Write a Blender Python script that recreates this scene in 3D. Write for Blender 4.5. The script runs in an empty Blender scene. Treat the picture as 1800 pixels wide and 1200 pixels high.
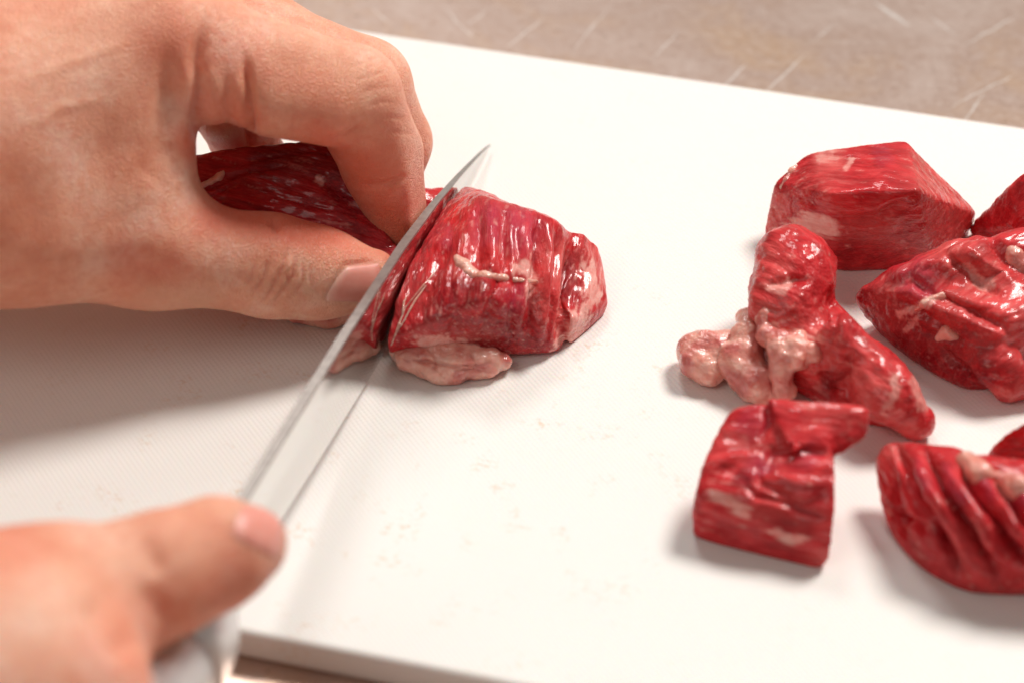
import bpy, bmesh, math, random, time
import numpy as np
from mathutils import Vector, Matrix
from mathutils.bvhtree import BVHTree

T0 = time.time()
random.seed(7)
rng = np.random.default_rng(11)
scene = bpy.context.scene
C = scene.collection
MM = 0.001
ZC = -7.0                              # height of the counter below the top of the board, mm

# ------------------------------------------------------------------ camera
PITCH = math.radians(38.0)
FPX, DIST = 5000.0, 600.0            # focal length in photo pixels, distance to the board centre in mm
CP, SP = math.cos(PITCH), math.sin(PITCH)
CAM = np.array([0.0, -DIST * CP, DIST * SP])
cam_d = bpy.data.cameras.new("camera")
cam = bpy.data.objects.new("camera", cam_d)
C.objects.link(cam)
cam.location = CAM * MM
cam.rotation_euler = (math.pi / 2 - PITCH, 0, 0)
cam_d.sensor_width = 36.0
cam_d.lens = 100.0
cam_d.clip_start = 0.02
cam_d.clip_end = 50
cam_d.dof.use_dof = True
cam_d.dof.focus_distance = 0.607
cam_d.dof.aperture_fstop = 10.0
cam_d.dof.aperture_blades = 0
scene.camera = cam

# ------------------------------------------------------------------ light
world = bpy.data.worlds.new("World")
scene.world = world
world.use_nodes = True
bg = world.node_tree.nodes["Background"]
bg.inputs[0].default_value = (1.0, 0.90, 0.82, 1)
bg.inputs[1].default_value = 0.20


def area_lamp(name, loc, target, size, power, col):
    d = bpy.data.lights.new(name, 'AREA')
    d.shape = 'DISK'
    d.size = size
    d.energy = power
    d.color = col
    o = bpy.data.objects.new(name, d)
    C.objects.link(o)
    o.location = loc
    o.rotation_euler = (Vector(target) - Vector(loc)).to_track_quat('-Z', 'Y').to_euler()
    return o


area_lamp("key_lamp", (0.70, 0.68, 1.25), (0, 0, 0), 0.46, 25.5, (1.0, 0.955, 0.905))
area_lamp("window_lamp", (-0.28, 1.5, 1.68), (0, 0, 0), 0.55, 11.0, (1.0, 0.97, 0.95))
area_lamp("fill_lamp", (-0.75, -0.75, 1.15), (-0.05, 0, 0.03), 0.8, 3.0, (1.0, 0.93, 0.87))

scene.view_settings.view_transform = 'Standard'
scene.view_settings.look = 'None'
scene.view_settings.exposure = 0.0
scene.view_settings.gamma = 1.0


# ------------------------------------------------------------------ helpers
def ray(px, py):
    x = (px - 900.0) / FPX
    y = -(py - 600.0) / FPX
    return np.array([x, CP + y * SP, -SP + y * CP])


def P(px, py, z):
    """the point of the place at height z (mm above the board) seen at a photo position"""
    v = ray(px, py)
    return CAM + v * ((z - CAM[2]) / v[2])


def project(V):
    q = V - CAM
    dep = q[:, 1] * CP - q[:, 2] * SP
    up = q[:, 1] * SP + q[:, 2] * CP
    return np.stack([900 + FPX * q[:, 0] / dep, 600 - FPX * up / dep], 1)


def _hash(ix, iy, iz, s):
    h = (ix.astype(np.int64) * 374761393 + iy.astype(np.int64) * 668265263 + iz.astype(np.int64) * 2147483647 + s * 1274126177)
    h = (h ^ (h >> 13)) * 1274126177
    h = h & 0x7fffffff
    h = (h ^ (h >> 16)) & 0xffff
    return h / 32767.5 - 1.0


def noise(p, s=0):
    i = np.floor(p).astype(np.int64)
    f = p - i
    f = f * f * f * (f * (f * 6 - 15) + 10)
    r = 0
    for dx in (0, 1):
        wx = f[:, 0] if dx else 1 - f[:, 0]
        for dy in (0, 1):
            wy = f[:, 1] if dy else 1 - f[:, 1]
            for dz in (0, 1):
                wz = f[:, 2] if dz else 1 - f[:, 2]
                r = r + wx * wy * wz * _hash(i[:, 0] + dx, i[:, 1] + dy, i[:, 2] + dz, s)
    return r


def fbm(p, oct=3, s=0):
    r, a, t = 0, 1.0, 0.0
    for o in range(oct):
        r = r + a * noise(p * (2.03 ** o) + 17.3 * o, s + o)
        t += a
        a *= 0.5
    return r / t


def smin(a, b, k):
    if k <= 0:
        return np.minimum(a, b)
    h = np.clip(0.5 + 0.5 * (b - a) / k, 0, 1)
    return b * (1 - h) + a * h - k * h * (1 - h)


def seg(p, a, b, ra, rb):
    a = np.asarray(a, float); b = np.asarray(b, float)
    ab = b - a
    t = np.clip((p - a) @ ab / max(ab @ ab, 1e-9), 0, 1)
    return np.linalg.norm(p - a - t[:, None] * ab, axis=1) - (ra + t * (rb - ra))


def ell(p, c, r, R=None):
    q = p - np.asarray(c, float)
    if R is not None:
        q = q @ R
    r = np.asarray(r, float)
    k0 = np.linalg.norm(q / r, axis=1)
    k1 = np.linalg.norm(q / (r * r), axis=1)
    return k0 * (k0 - 1.0) / np.maximum(k1, 1e-6)


def hull_planes(pts):
    bm = bmesh.new()
    for q in pts:
        bm.verts.new(q)
    r = bmesh.ops.convex_hull(bm, input=bm.verts[:])
    bm.normal_update()
    cen = np.mean(pts, 0)
    pl = []
    for f in bm.faces:
        n = np.array(f.normal); o = np.array(f.verts[0].co)
        if n @ (o - cen) < 0:
            n = -n
        if any(abs(n @ m - 1) < 1e-3 and abs(d - n @ o) < .3 for m, d in pl):
            continue
        pl.append((n, n @ o))
    bm.free()
    return np.array([a for a, _ in pl]), np.array([d for _, d in pl])


class Shape:
    def __init__(self, pad=5.0):
        self.ops = []; self.lo = np.full(3, 1e9); self.hi = -self.lo; self.pad = pad

    def _b(self, p, r):
        p = np.asarray(p, float)
        self.lo = np.minimum(self.lo, p - r); self.hi = np.maximum(self.hi, p + r)

    def seg(self, a, b, ra, rb, k=3.0, op='u'):
        a = np.asarray(a, float); b = np.asarray(b, float)
        if op == 'u':
            self._b(a, ra); self._b(b, rb)
        c, R = (a + b) / 2, np.linalg.norm(b - a) / 2 + max(ra, rb)
        self.ops.append((op, k, lambda p: seg(p, a, b, ra, rb), c, R))
        return self

    def chain(self, pts, k=3.0, op='u'):
        """pts: (px, py, z, r) or (xyz, r)"""
        q = [(P(*t[:3]), t[3]) if len(t) == 4 else t for t in pts]
        if len(q) == 1:
            q = q * 2
        for (a, ra), (b, rb) in zip(q[:-1], q[1:]):
            self.seg(a, b, ra, rb, k, op)
        return self

    def ell(self, c, r, R=None, k=3.0, op='u'):
        c = np.asarray(c, float)
        if op == 'u':
            self._b(c, max(r))
        self.ops.append((op, k, lambda p: ell(p, c, r, R), c, max(r)))
        return self

    def hull(self, pts, rnd=1.2, k=3.0, op='u'):
        q = np.array([P(*t) if len(t) == 3 else t[0] for t in pts])
        if op == 'u':
            self._b(q.min(0), 1); self._b(q.max(0), 1)
        N, D = hull_planes(q)

        def f(p):
            d = p @ N.T - D
            m = d.max(1)
            return m + rnd * np.log(np.exp((d - m[:, None]) / rnd).sum(1)) - rnd * 0.35
        c = q.mean(0)
        self.ops.append((op, k, f, c, np.linalg.norm(q - c, axis=1).max()))
        return self

    def plane(self, o, n, k=1.0):
        o = np.asarray(o, float); n = np.asarray(n, float); n = n / np.linalg.norm(n)
        self.ops.append(('i', k, lambda p: (p - o) @ n, o, 1e9))
        return self

    def __call__(self, p):
        d = None
        for op, k, f, c, R in self.ops:
            if d is None:
                d = f(p)
                continue
            if R < 1e8:
                m = np.linalg.norm(p - c, axis=1) < R + max(12, 1.6 * k)
                if not m.any():
                    continue
                e = np.full(len(p), 1e3); e[m] = f(p[m])
                far = ~m
                e[far] = np.linalg.norm(p[far] - c, axis=1) - R
            else:
                e = f(p)
            if op == 'u':
                d = smin(d, e, k)
            elif op == 's':
                d = -smin(-d, e, k)
            else:
                d = -smin(-d, -e, k)
        return d

    def mesh(self, h):
        lo = self.lo - self.pad; hi = self.hi + self.pad
        n = np.ceil((hi - lo) / h).astype(int) + 1
        cs = 4
        nc = np.ceil(n / cs).astype(int) + 1
        g = np.stack(np.meshgrid(*[np.arange(m) for m in nc], indexing='ij'), -1).reshape(-1, 3)
        dc = self(lo + g * h * cs).reshape(nc)
        D = dc.repeat(cs, 0).repeat(cs, 1).repeat(cs, 2)[:n[0], :n[1], :n[2]].astype(np.float32)
        band = np.argwhere(np.abs(D) < h * cs * 2.6)
        D[tuple(band.T)] = self(lo + band * h)
        D[0] = D[-1] = 9; D[:, 0] = D[:, -1] = 9; D[:, :, 0] = D[:, :, -1] = 9
        return surface_nets(D, lo, h)


def surface_nets(D, lo, h):
    ins = D < 0
    n = D.shape
    cnt = np.zeros((n[0] - 1, n[1] - 1, n[2] - 1), np.int8)
    sl = lambda c: tuple(slice(c[i], n[i] - 1 + c[i]) for i in range(3))
    corners = [(a, b, c) for a in (0, 1) for b in (0, 1) for c in (0, 1)]
    for c in corners:
        cnt += ins[sl(c)]
    cells = np.argwhere((cnt > 0) & (cnt < 8))
    idx = np.full(cnt.shape, -1, np.int64)
    idx[tuple(cells.T)] = np.arange(len(cells))
    val = {c: D[tuple((cells + c).T)] for c in corners}
    acc = np.zeros((len(cells), 3)); num = np.zeros(len(cells))
    for c in corners:
        for ax in range(3):
            if c[ax]:
                continue
            e = list(c); e[ax] = 1; e = tuple(e)
            a, b = val[c], val[e]
            m = (a < 0) != (b < 0)
            t = np.where(m, a / np.where(m, a - b, 1), 0)
            pnt = np.array(c, float)[None].repeat(len(cells), 0)
            pnt[:, ax] += t
            acc += pnt * m[:, None]; num += m
    V = lo + (cells + acc / num[:, None]) * h
    F = []
    for ax in range(3):
        u, w = [(1, 2), (2, 0), (0, 1)][ax]
        s0 = [slice(1, -1)] * 3; s1 = [slice(1, -1)] * 3
        s0[ax] = slice(0, -1); s1[ax] = slice(1, None)
        A = ins[tuple(s0)]; B = ins[tuple(s1)]
        off = np.array([1, 1, 1]); off[ax] = 0
        for flip, M in ((False, A & ~B), (True, B & ~A)):
            e = np.argwhere(M) + off
            if len(e) == 0:
                continue
            du = np.zeros(3, int); dw = np.zeros(3, int); du[u] = 1; dw[w] = 1
            q = [idx[tuple(x.T)] for x in (e - du - dw, e - dw, e, e - du)]
            q = np.stack(q if not flip else q[::-1], 1)
            F.append(q)
    return V, np.concatenate(F)


def vnormals(V, F):
    fn = np.cross(V[F[:, 2]] - V[F[:, 0]], V[F[:, 3]] - V[F[:, 1]])
    N = np.zeros_like(V)
    for i in range(4):
        for a in range(3):
            N[:, a] += np.bincount(F[:, i], fn[:, a], len(V))
    return N / np.maximum(np.linalg.norm(N, axis=1, keepdims=True), 1e-12)


def polydist(uv, pts):
    best = np.full(len(uv), 1e9); along = np.zeros(len(uv))
    L = [math.hypot(b[0] - a[0], b[1] - a[1]) for a, b in zip(pts[:-1], pts[1:])]
    tot = max(sum(L), 1e-6); acc = 0
    for a, b, l in zip(pts[:-1], pts[1:], L):
        a = np.array(a[:2], float); b = np.array(b[:2], float); ab = b - a
        t = np.clip((uv - a) @ ab / max(ab @ ab, 1e-9), 0, 1)
        d = np.linalg.norm(uv - a - t[:, None] * ab, axis=1)
        m = d < best
        best[m] = d[m]; along[m] = (acc + t[m] * l) / tot
        acc += l
    return best, along


class Skin:
    """a meshed shape with its paint channels"""

    def __init__(self, shape, h):
        self.V, self.F = shape.mesh(h)
        self.ch = {}
        self.R = None
        self.upd()

    def upd(self):
        self.N = vnormals(self.V, self.F)
        self.uv = project(self.V)
        w = CAM - self.V
        self.face = (self.N * w).sum(1) / np.linalg.norm(w, axis=1)

    def push(self, d):
        self.V = self.V + self.N * np.asarray(d)[:, None]
        self.upd()

    def mask(self, pts, w, wob=0.0, fr=0.02, s=3, taper=False):
        uv = self.uv
        if wob:
            q = np.c_[uv * fr, np.zeros(len(uv))]
            uv = uv + wob * np.c_[fbm(q, 3, s), fbm(q + 31.7, 3, s)]
        d, t = polydist(uv, pts if len(pts) > 1 else pts * 2)
        tp = 1.0
        if taper:
            x = np.clip(np.minimum(t, 1 - t) / .3, 0, 1)
            tp = x * x * (3 - 2 * x)
        return tp * np.exp(-(d / w) ** 2) * np.clip(self.face * 5 + .5, 0, 1)

    def stroke(self, pts, w, depth, wob=0.0):
        self.V = self.V + self.N * (depth * self.mask(pts, w, wob, taper=w < 18))[:, None]

    def paint(self, ch, pts, w, val=1.0, wob=0.0, fr=0.02, hard=0.0, s=3, ragged=True):
        m = self.mask(pts, w * 1.25, wob, fr, s, taper=len(pts) > 1 and w < 30)
        if ragged:
            f = fbm((self.V @ self.R.T) * np.array([.13, 1.2, 1.2]) + s, 4, s + 4) if self.R is not None else fbm(self.V * .35 + s, 3, s + 4)
            m = np.clip((m + .75 * f - .28) * 2.6, 0, 1) if ch == 'fat' else m * np.clip(1.0 + 1.2 * f, 0, 1.3)
        if hard:
            m = np.clip((m - .5) * hard + .5, 0, 1)
        c = self.ch.setdefault(ch, np.zeros(len(self.V)))
        self.ch[ch] = np.maximum(c, val * m) if val > 0 else np.clip(c + val * m, 0, 1)

    def build(self, name, mat, parent=None, gco=None, loc=None):
        me = bpy.data.meshes.new(name)
        V = self.V.copy()
        base = np.array([V[:, 0].mean(), V[:, 1].mean(), max(V[:, 2].min(), 0)]) if loc is None else np.asarray(loc)
        V = (V - base) * MM
        me.vertices.add(len(V)); me.vertices.foreach_set("co", V.astype(np.float32).ravel())
        me.loops.add(self.F.size); me.loops.foreach_set("vertex_index", self.F.astype(np.int32).ravel())
        me.polygons.add(len(self.F))
        me.polygons.foreach_set("loop_start", np.arange(0, self.F.size, 4, dtype=np.int32))
        me.update(calc_edges=True)
        me.polygons.foreach_set("use_smooth", np.ones(len(self.F), bool))
        if gco is not None:
            a = me.attributes.new("gco", 'FLOAT_VECTOR', 'POINT'); a.data.foreach_set("vector", gco.astype(np.float32).ravel())
        for k, v in self.ch.items():
            a = me.attributes.new(k, 'FLOAT', 'POINT'); a.data.foreach_set("value", np.clip(v, 0, 1).astype(np.float32))
        me.materials.append(mat)
        o = bpy.data.objects.new(name, me)
        C.objects.link(o)
        o.location = base * MM
        if parent is not None:
            o.parent = parent
            o.location = (base - np.array(parent.location) / MM) * MM
        return o

    def bvh(self):
        return BVHTree.FromPolygons(self.V.tolist(), self.F.tolist())


def hit(bvh, px, py):
    v = ray(px, py); v = v / np.linalg.norm(v)
    r = bvh.ray_cast(Vector(CAM), Vector(v))
    return None if r[0] is None else (np.array(r[0]), np.array(r[1]))


def tag(o, label=None, cat=None, group=None, kind=None):
    if label: o["label"] = label
    if cat: o["category"] = cat
    if group: o["group"] = group
    if kind: o["kind"] = kind
    return o


def mesh_obj(name, V, F, mat, parent=None, loc=(0, 0, 0), smooth=False):
    me = bpy.data.meshes.new(name)
    me.from_pydata([tuple((np.asarray(v) - np.asarray(loc)) * MM) for v in V], [], [tuple(f) for f in F])
    if smooth:
        me.polygons.foreach_set("use_smooth", np.ones(len(me.polygons), bool))
    me.materials.append(mat)
    o = bpy.data.objects.new(name, me)
    C.objects.link(o)
    o.location = np.asarray(loc) * MM
    if parent is not None:
        o.parent = parent
        o.location = (np.asarray(loc) - np.array(parent.location) / MM) * MM
    return o


# ------------------------------------------------------------------ materials
class NT:
    def __init__(self, name):
        self.m = bpy.data.materials.new(name); self.m.use_nodes = True
        self.t = self.m.node_tree; self.n = self.t.nodes
        self.b = self.n["Principled BSDF"]

    def new(self, typ, **kw):
        x = self.n.new(typ)
        for k, v in kw.items():
            if k.startswith('i_'):
                x.inputs[int(k[2:]) if k[2:].isdigit() else k[2:].replace('_', ' ')].default_value = v
            else:
                setattr(x, k, v)
        return x

    def link(self, a, b):
        self.t.links.new(a, b)

    def attr(self, name):
        return self.new('ShaderNodeAttribute', attribute_name=name)

    def math(self, op, a, b=None, clamp=False):
        x = self.new('ShaderNodeMath', operation=op, use_clamp=clamp)
        for i, v in enumerate((a, b)):
            if v is None: continue
            if isinstance(v, (int, float)): x.inputs[i].default_value = v
            else: self.link(v, x.inputs[i])
        return x.outputs[0]

    def mix(self, f, a, b, mode='MIX'):
        x = self.new('ShaderNodeMix', data_type='RGBA', blend_type=mode)
        for s, v in ((x.inputs['Factor'], f), (x.inputs['A'], a), (x.inputs['B'], b)):
            s = s if not isinstance(s, list) else s[0]
            pass
        ins = [i for i in x.inputs if i.enabled]
        for s, v in zip(ins, (f, a, b)):
            if isinstance(v, (int, float)): s.default_value = v
            elif isinstance(v, tuple): s.default_value = (*v, 1)
            else: self.link(v, s)
        return [o for o in x.outputs if o.enabled][0]

    def ramp(self, f, stops):
        x = self.new('ShaderNodeValToRGB')
        e = x.color_ramp.elements
        while len(e) < len(stops): e.new(0.5)
        for el, (p, c) in zip(e, stops):
            el.position = p; el.color = (*c, 1) if isinstance(c, tuple) else (c, c, c, 1)
        self.link(f, x.inputs[0])
        return x.outputs[0]

    def noise(self, vec, scale, detail=3, rough=0.55, dist=0.0, stretch=None):
        if stretch:
            mp = self.new('ShaderNodeMapping'); mp.inputs['Scale'].default_value = stretch
            self.link(vec, mp.inputs['Vector']); vec = mp.outputs[0]
        x = self.new('ShaderNodeTexNoise')
        x.inputs['Scale'].default_value = scale; x.inputs['Detail'].default_value = detail
        x.inputs['Roughness'].default_value = rough; x.inputs['Distortion'].default_value = dist
        self.link(vec, x.inputs['Vector'])
        return x.outputs[0]

    def bump(self, h, strength, dist, prev=None):
        x = self.new('ShaderNodeBump'); x.inputs['Strength'].default_value = strength; x.inputs['Distance'].default_value = dist
        self.link(h, x.inputs['Height'])
        if prev is not None: self.link(prev, x.inputs['Normal'])
        return x.outputs[0]


def set_in(b, **kw):
    for k, v in kw.items():
        b.inputs[k.replace('_', ' ')].default_value = v


def make_meat():
    t = NT("raw_beef")
    g = t.attr("gco").outputs['Vector']
    fat = t.attr("fat").outputs['Fac']; sil = t.attr("silver").outputs['Fac']; pale = t.attr("pale").outputs['Fac']; dark = t.attr("deep").outputs['Fac']
    n1 = t.noise(g, 1.0, 4, .6, .3, (0.10, 0.42, 0.42))
    n2 = t.noise(g, 1.0, 3, .6, .25, (0.12, 2.3, 2.3))
    n3 = t.noise(g, 0.16, 4, .6, .6)
    n4 = t.noise(g, 1.0, 2, .5, .3, (0.10, 3.4, 3.4))
    c = t.ramp(n1, [(0.28, (0.36, 0.0050, 0.0085)), (0.50, (0.62, 0.0165, 0.0235)), (0.74, (0.82, 0.060, 0.066))])
    c = t.mix(t.ramp(n3, [(0.35, 0.6), (0.58, 0.0)]), c, (0.33, 0.004, 0.008))
    c = t.mix(t.math('MULTIPLY', dark, 0.85), c, (0.20, 0.003, 0.009))
    c = t.mix(t.math('MULTIPLY', pale, 0.62), c, (0.82, 0.17, 0.15))
    c = t.mix(t.math('MULTIPLY', sil, 0.6), c, (0.46, 0.048, 0.095))
    c = t.mix(t.ramp(n4, [(0.56, 0.0), (0.74, 0.16)]), c, (0.20, 0.003, 0.006))
    c = t.mix(t.math('MULTIPLY', t.ramp(n2, [(0.50, 0.0), (0.74, 1.0)]), 0.30), c, (0.82, 0.13, 0.12))
    fn = t.noise(g, 0.55, 4, .6, .5)
    fc = t.ramp(fn, [(0.3, (0.86, 0.30, 0.26)), (0.65, (0.92, 0.52, 0.45))])
    fm = t.math('MULTIPLY', fat, t.math('ADD', 0.70, t.math('MULTIPLY', n2, 0.6)), True)
    c = t.mix(fm, c, fc)
    t.link(c, t.b.inputs['Base Color'])
    set_in(t.b, Subsurface_Weight=0.22, Subsurface_Scale=0.0016, Subsurface_Radius=(1.0, 0.32, 0.25), Coat_Weight=0.65, Coat_Roughness=0.12, Coat_IOR=1.42, IOR=1.36, Specular_IOR_Level=0.2)
    t.link(t.math('SUBTRACT', t.math('ADD', 0.30, t.math('MULTIPLY', n3, 0.25)), t.math('MULTIPLY', sil, 0.14)), t.b.inputs['Roughness'])
    nb = t.noise(g, 1.0, 3, .55, .3, (0.18, 1.3, 1.3))
    nm = t.noise(g, 1.0, 2, .45, .3, (.20, .45, .45))
    nf = t.noise(g, 2.2, 3, .6)
    b1 = t.bump(nb, 0.4, 0.0009)
    b2 = t.bump(nm, 0.4, 0.0012, b1)
    b3 = t.bump(nf, 0.15, 0.0004, b2)
    t.link(b3, t.b.inputs['Normal'])
    c1 = t.bump(nm, 0.32, 0.0012)
    c2 = t.bump(nb, 0.12, 0.0007, c1)
    t.link(c2, t.b.inputs['Coat Normal'])
    return t.m


def make_fat():
    t = NT("beef_fat")
    g = t.attr("gco").outputs['Vector']
    fn = t.noise(g, 0.35, 4, .6, .5)
    red = t.attr("red").outputs['Fac']
    c = t.ramp(fn, [(0.30, (0.84, 0.28, 0.21)), (0.5, (0.90, 0.43, 0.34)), (0.7, (0.93, 0.56, 0.46))])
    c = t.mix(red, c, (0.55, 0.08, 0.075))
    t.link(c, t.b.inputs['Base Color'])
    set_in(t.b, Subsurface_Weight=0.45, Subsurface_Scale=0.002, Subsurface_Radius=(1.0, 0.45, 0.3), Coat_Weight=0.9, Coat_Roughness=0.08, Roughness=0.36)
    nm = t.noise(g, 0.7, 3, .5)
    b = t.bump(nm, 0.5, 0.0012)
    t.link(b, t.b.inputs['Normal']); t.link(b, t.b.inputs['Coat Normal'])
    return t.m


def make_skin():
    t = NT("skin")
    g = t.attr("gco").outputs['Vector']
    red = t.attr("red").outputs['Fac']; yel = t.attr("pale").outputs['Fac']
    n1 = t.noise(g, 0.055, 4, .6); n2 = t.noise(g, 0.5, 4, .65)
    c = t.ramp(n1, [(0.34, (0.81, 0.325, 0.200)), (0.52, (0.90, 0.455, 0.310)), (0.68, (0.94, 0.58, 0.445))])
    c = t.mix(t.ramp(n2, [(0.42, 0.0), (0.70, 0.65)]), c, (0.76, 0.28, 0.185))
    c = t.mix(t.math('MULTIPLY', red, 0.9), c, (0.78, 0.15, 0.085))
    c = t.mix(t.math('MULTIPLY', yel, 0.6), c, (0.80, 0.50, 0.34))
    t.link(c, t.b.inputs['Base Color'])
    set_in(t.b, Subsurface_Weight=0.55, Subsurface_Scale=0.0045, Subsurface_Radius=(1.0, 0.32, 0.18), Roughness=0.46, IOR=1.4, Specular_IOR_Level=0.5)
    # fine lattice of skin creases
    wv = t.new('ShaderNodeTexNoise'); wv.inputs['Scale'].default_value = 0.25; t.link(g, wv.inputs['Vector'])
    va = t.new('ShaderNodeVectorMath', operation='MULTIPLY_ADD'); t.link(wv.outputs['Color'], va.inputs[0]); va.inputs[1].default_value = (1.6, 1.6, 1.6); t.link(g, va.inputs[2])
    hs = []
    for rot, st in (((0, 0, .6), (1.35, .62, .9)), ((.3, .9, -.7), (.72, 1.4, .9))):
        mp = t.new('ShaderNodeMapping'); mp.inputs['Rotation'].default_value = rot; mp.inputs['Scale'].default_value = st
        t.link(va.outputs[0], mp.inputs['Vector'])
        vo = t.new('ShaderNodeTexVoronoi', feature='DISTANCE_TO_EDGE'); vo.inputs['Scale'].default_value = 1.3; t.link(mp.outputs[0], vo.inputs['Vector'])
        hs.append(t.math('MINIMUM', vo.outputs['Distance'], 0.22))
    h = t.math('ADD', hs[0], hs[1])
    b1 = t.bump(h, 0.6, 0.00065)
    nf = t.noise(g, 2.4, 4, .6)
    b2 = t.bump(nf, 0.16, 0.0004, b1)
    t.link(b2, t.b.inputs['Normal'])
    t.link(t.ramp(n2, [(0.3, 0.34), (0.7, 0.50)]), t.b.inputs['Roughness'])
    return t.m


def make_nail():
    t = NT("nail")
    tc = t.new('ShaderNodeTexCoord').outputs['Object']
    n = t.noise(tc, 300, 3)
    lun = t.attr("pale").outputs['Fac']
    c = t.ramp(n, [(0.3, (0.80, 0.29, 0.23)), (0.7, (0.85, 0.37, 0.30))])
    c = t.mix(lun, c, (0.84, 0.50, 0.40))
    t.link(c, t.b.inputs['Base Color'])
    set_in(t.b, Subsurface_Weight=0.3, Subsurface_Scale=0.002, Roughness=0.42)
    return t.m


def make_board():
    t = NT("white_polyethylene")
    tc = t.new('ShaderNodeTexCoord').outputs['Object']
    sx = t.new('ShaderNodeSeparateXYZ'); t.link(tc, sx.inputs[0])
    k = 2 * math.pi / 0.00135
    wn = t.noise(tc, 60, 2)
    a = t.math('SINE', t.math('MULTIPLY', t.math('ADD', sx.outputs[0], t.math('MULTIPLY', wn, 0.0006)), k))
    b = t.math('SINE', t.math('MULTIPLY', sx.outputs[1], k))
    h = t.math('MULTIPLY', a, b)
    nz = t.new('ShaderNodeNewGeometry'); sz = t.new('ShaderNodeSeparateXYZ'); t.link(nz.outputs['Normal'], sz.inputs[0])
    topm = t.math('GREATER_THAN', sz.outputs[2], 0.9)
    sc = t.noise(tc, 1.0, 3, .6, 0, (40, 900, 40))
    hh = t.math('ADD', t.math('MULTIPLY', h, topm), t.math('MULTIPLY', sc, 0.5))
    t.link(t.bump(hh, 0.17, 0.00022), t.b.inputs['Normal'])
    st = t.ramp(t.noise(tc, 85, 5, .62), [(0.54, 0.0), (0.68, 1.0)])
    sp = t.ramp(t.noise(tc, 700, 3, .6), [(0.50, 0.0), (0.62, 1.0)])
    # used patch in the middle of the board: faint brown cut marks
    ln = t.new('ShaderNodeVectorMath', operation='DISTANCE'); t.link(nz.outputs['Position'], ln.inputs[0]); ln.inputs[1].default_value = (-0.026, -0.034, 0.0)
    reg = t.ramp(ln.outputs['Value'], [(0.02, 1.0), (0.085, 0.0)])
    f = t.math('MULTIPLY', t.math('MULTIPLY', st, sp), t.math('ADD', 0.15, t.math('MULTIPLY', reg, 0.85)))
    blot = t.ramp(t.noise(tc, 16, 4, .6), [(0.45, 0.0), (0.75, 0.25)])
    c = t.mix(blot, (0.87, 0.85, 0.815), (0.85, 0.805, 0.745))
    c = t.mix(t.math('MULTIPLY', f, 0.6), c, (0.68, 0.42, 0.23))
    t.link(c, t.b.inputs['Base Color'])
    set_in(t.b, Roughness=0.42, Subsurface_Weight=0.12, Subsurface_Scale=0.002, Specular_IOR_Level=0.35)
    return t.m


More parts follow.
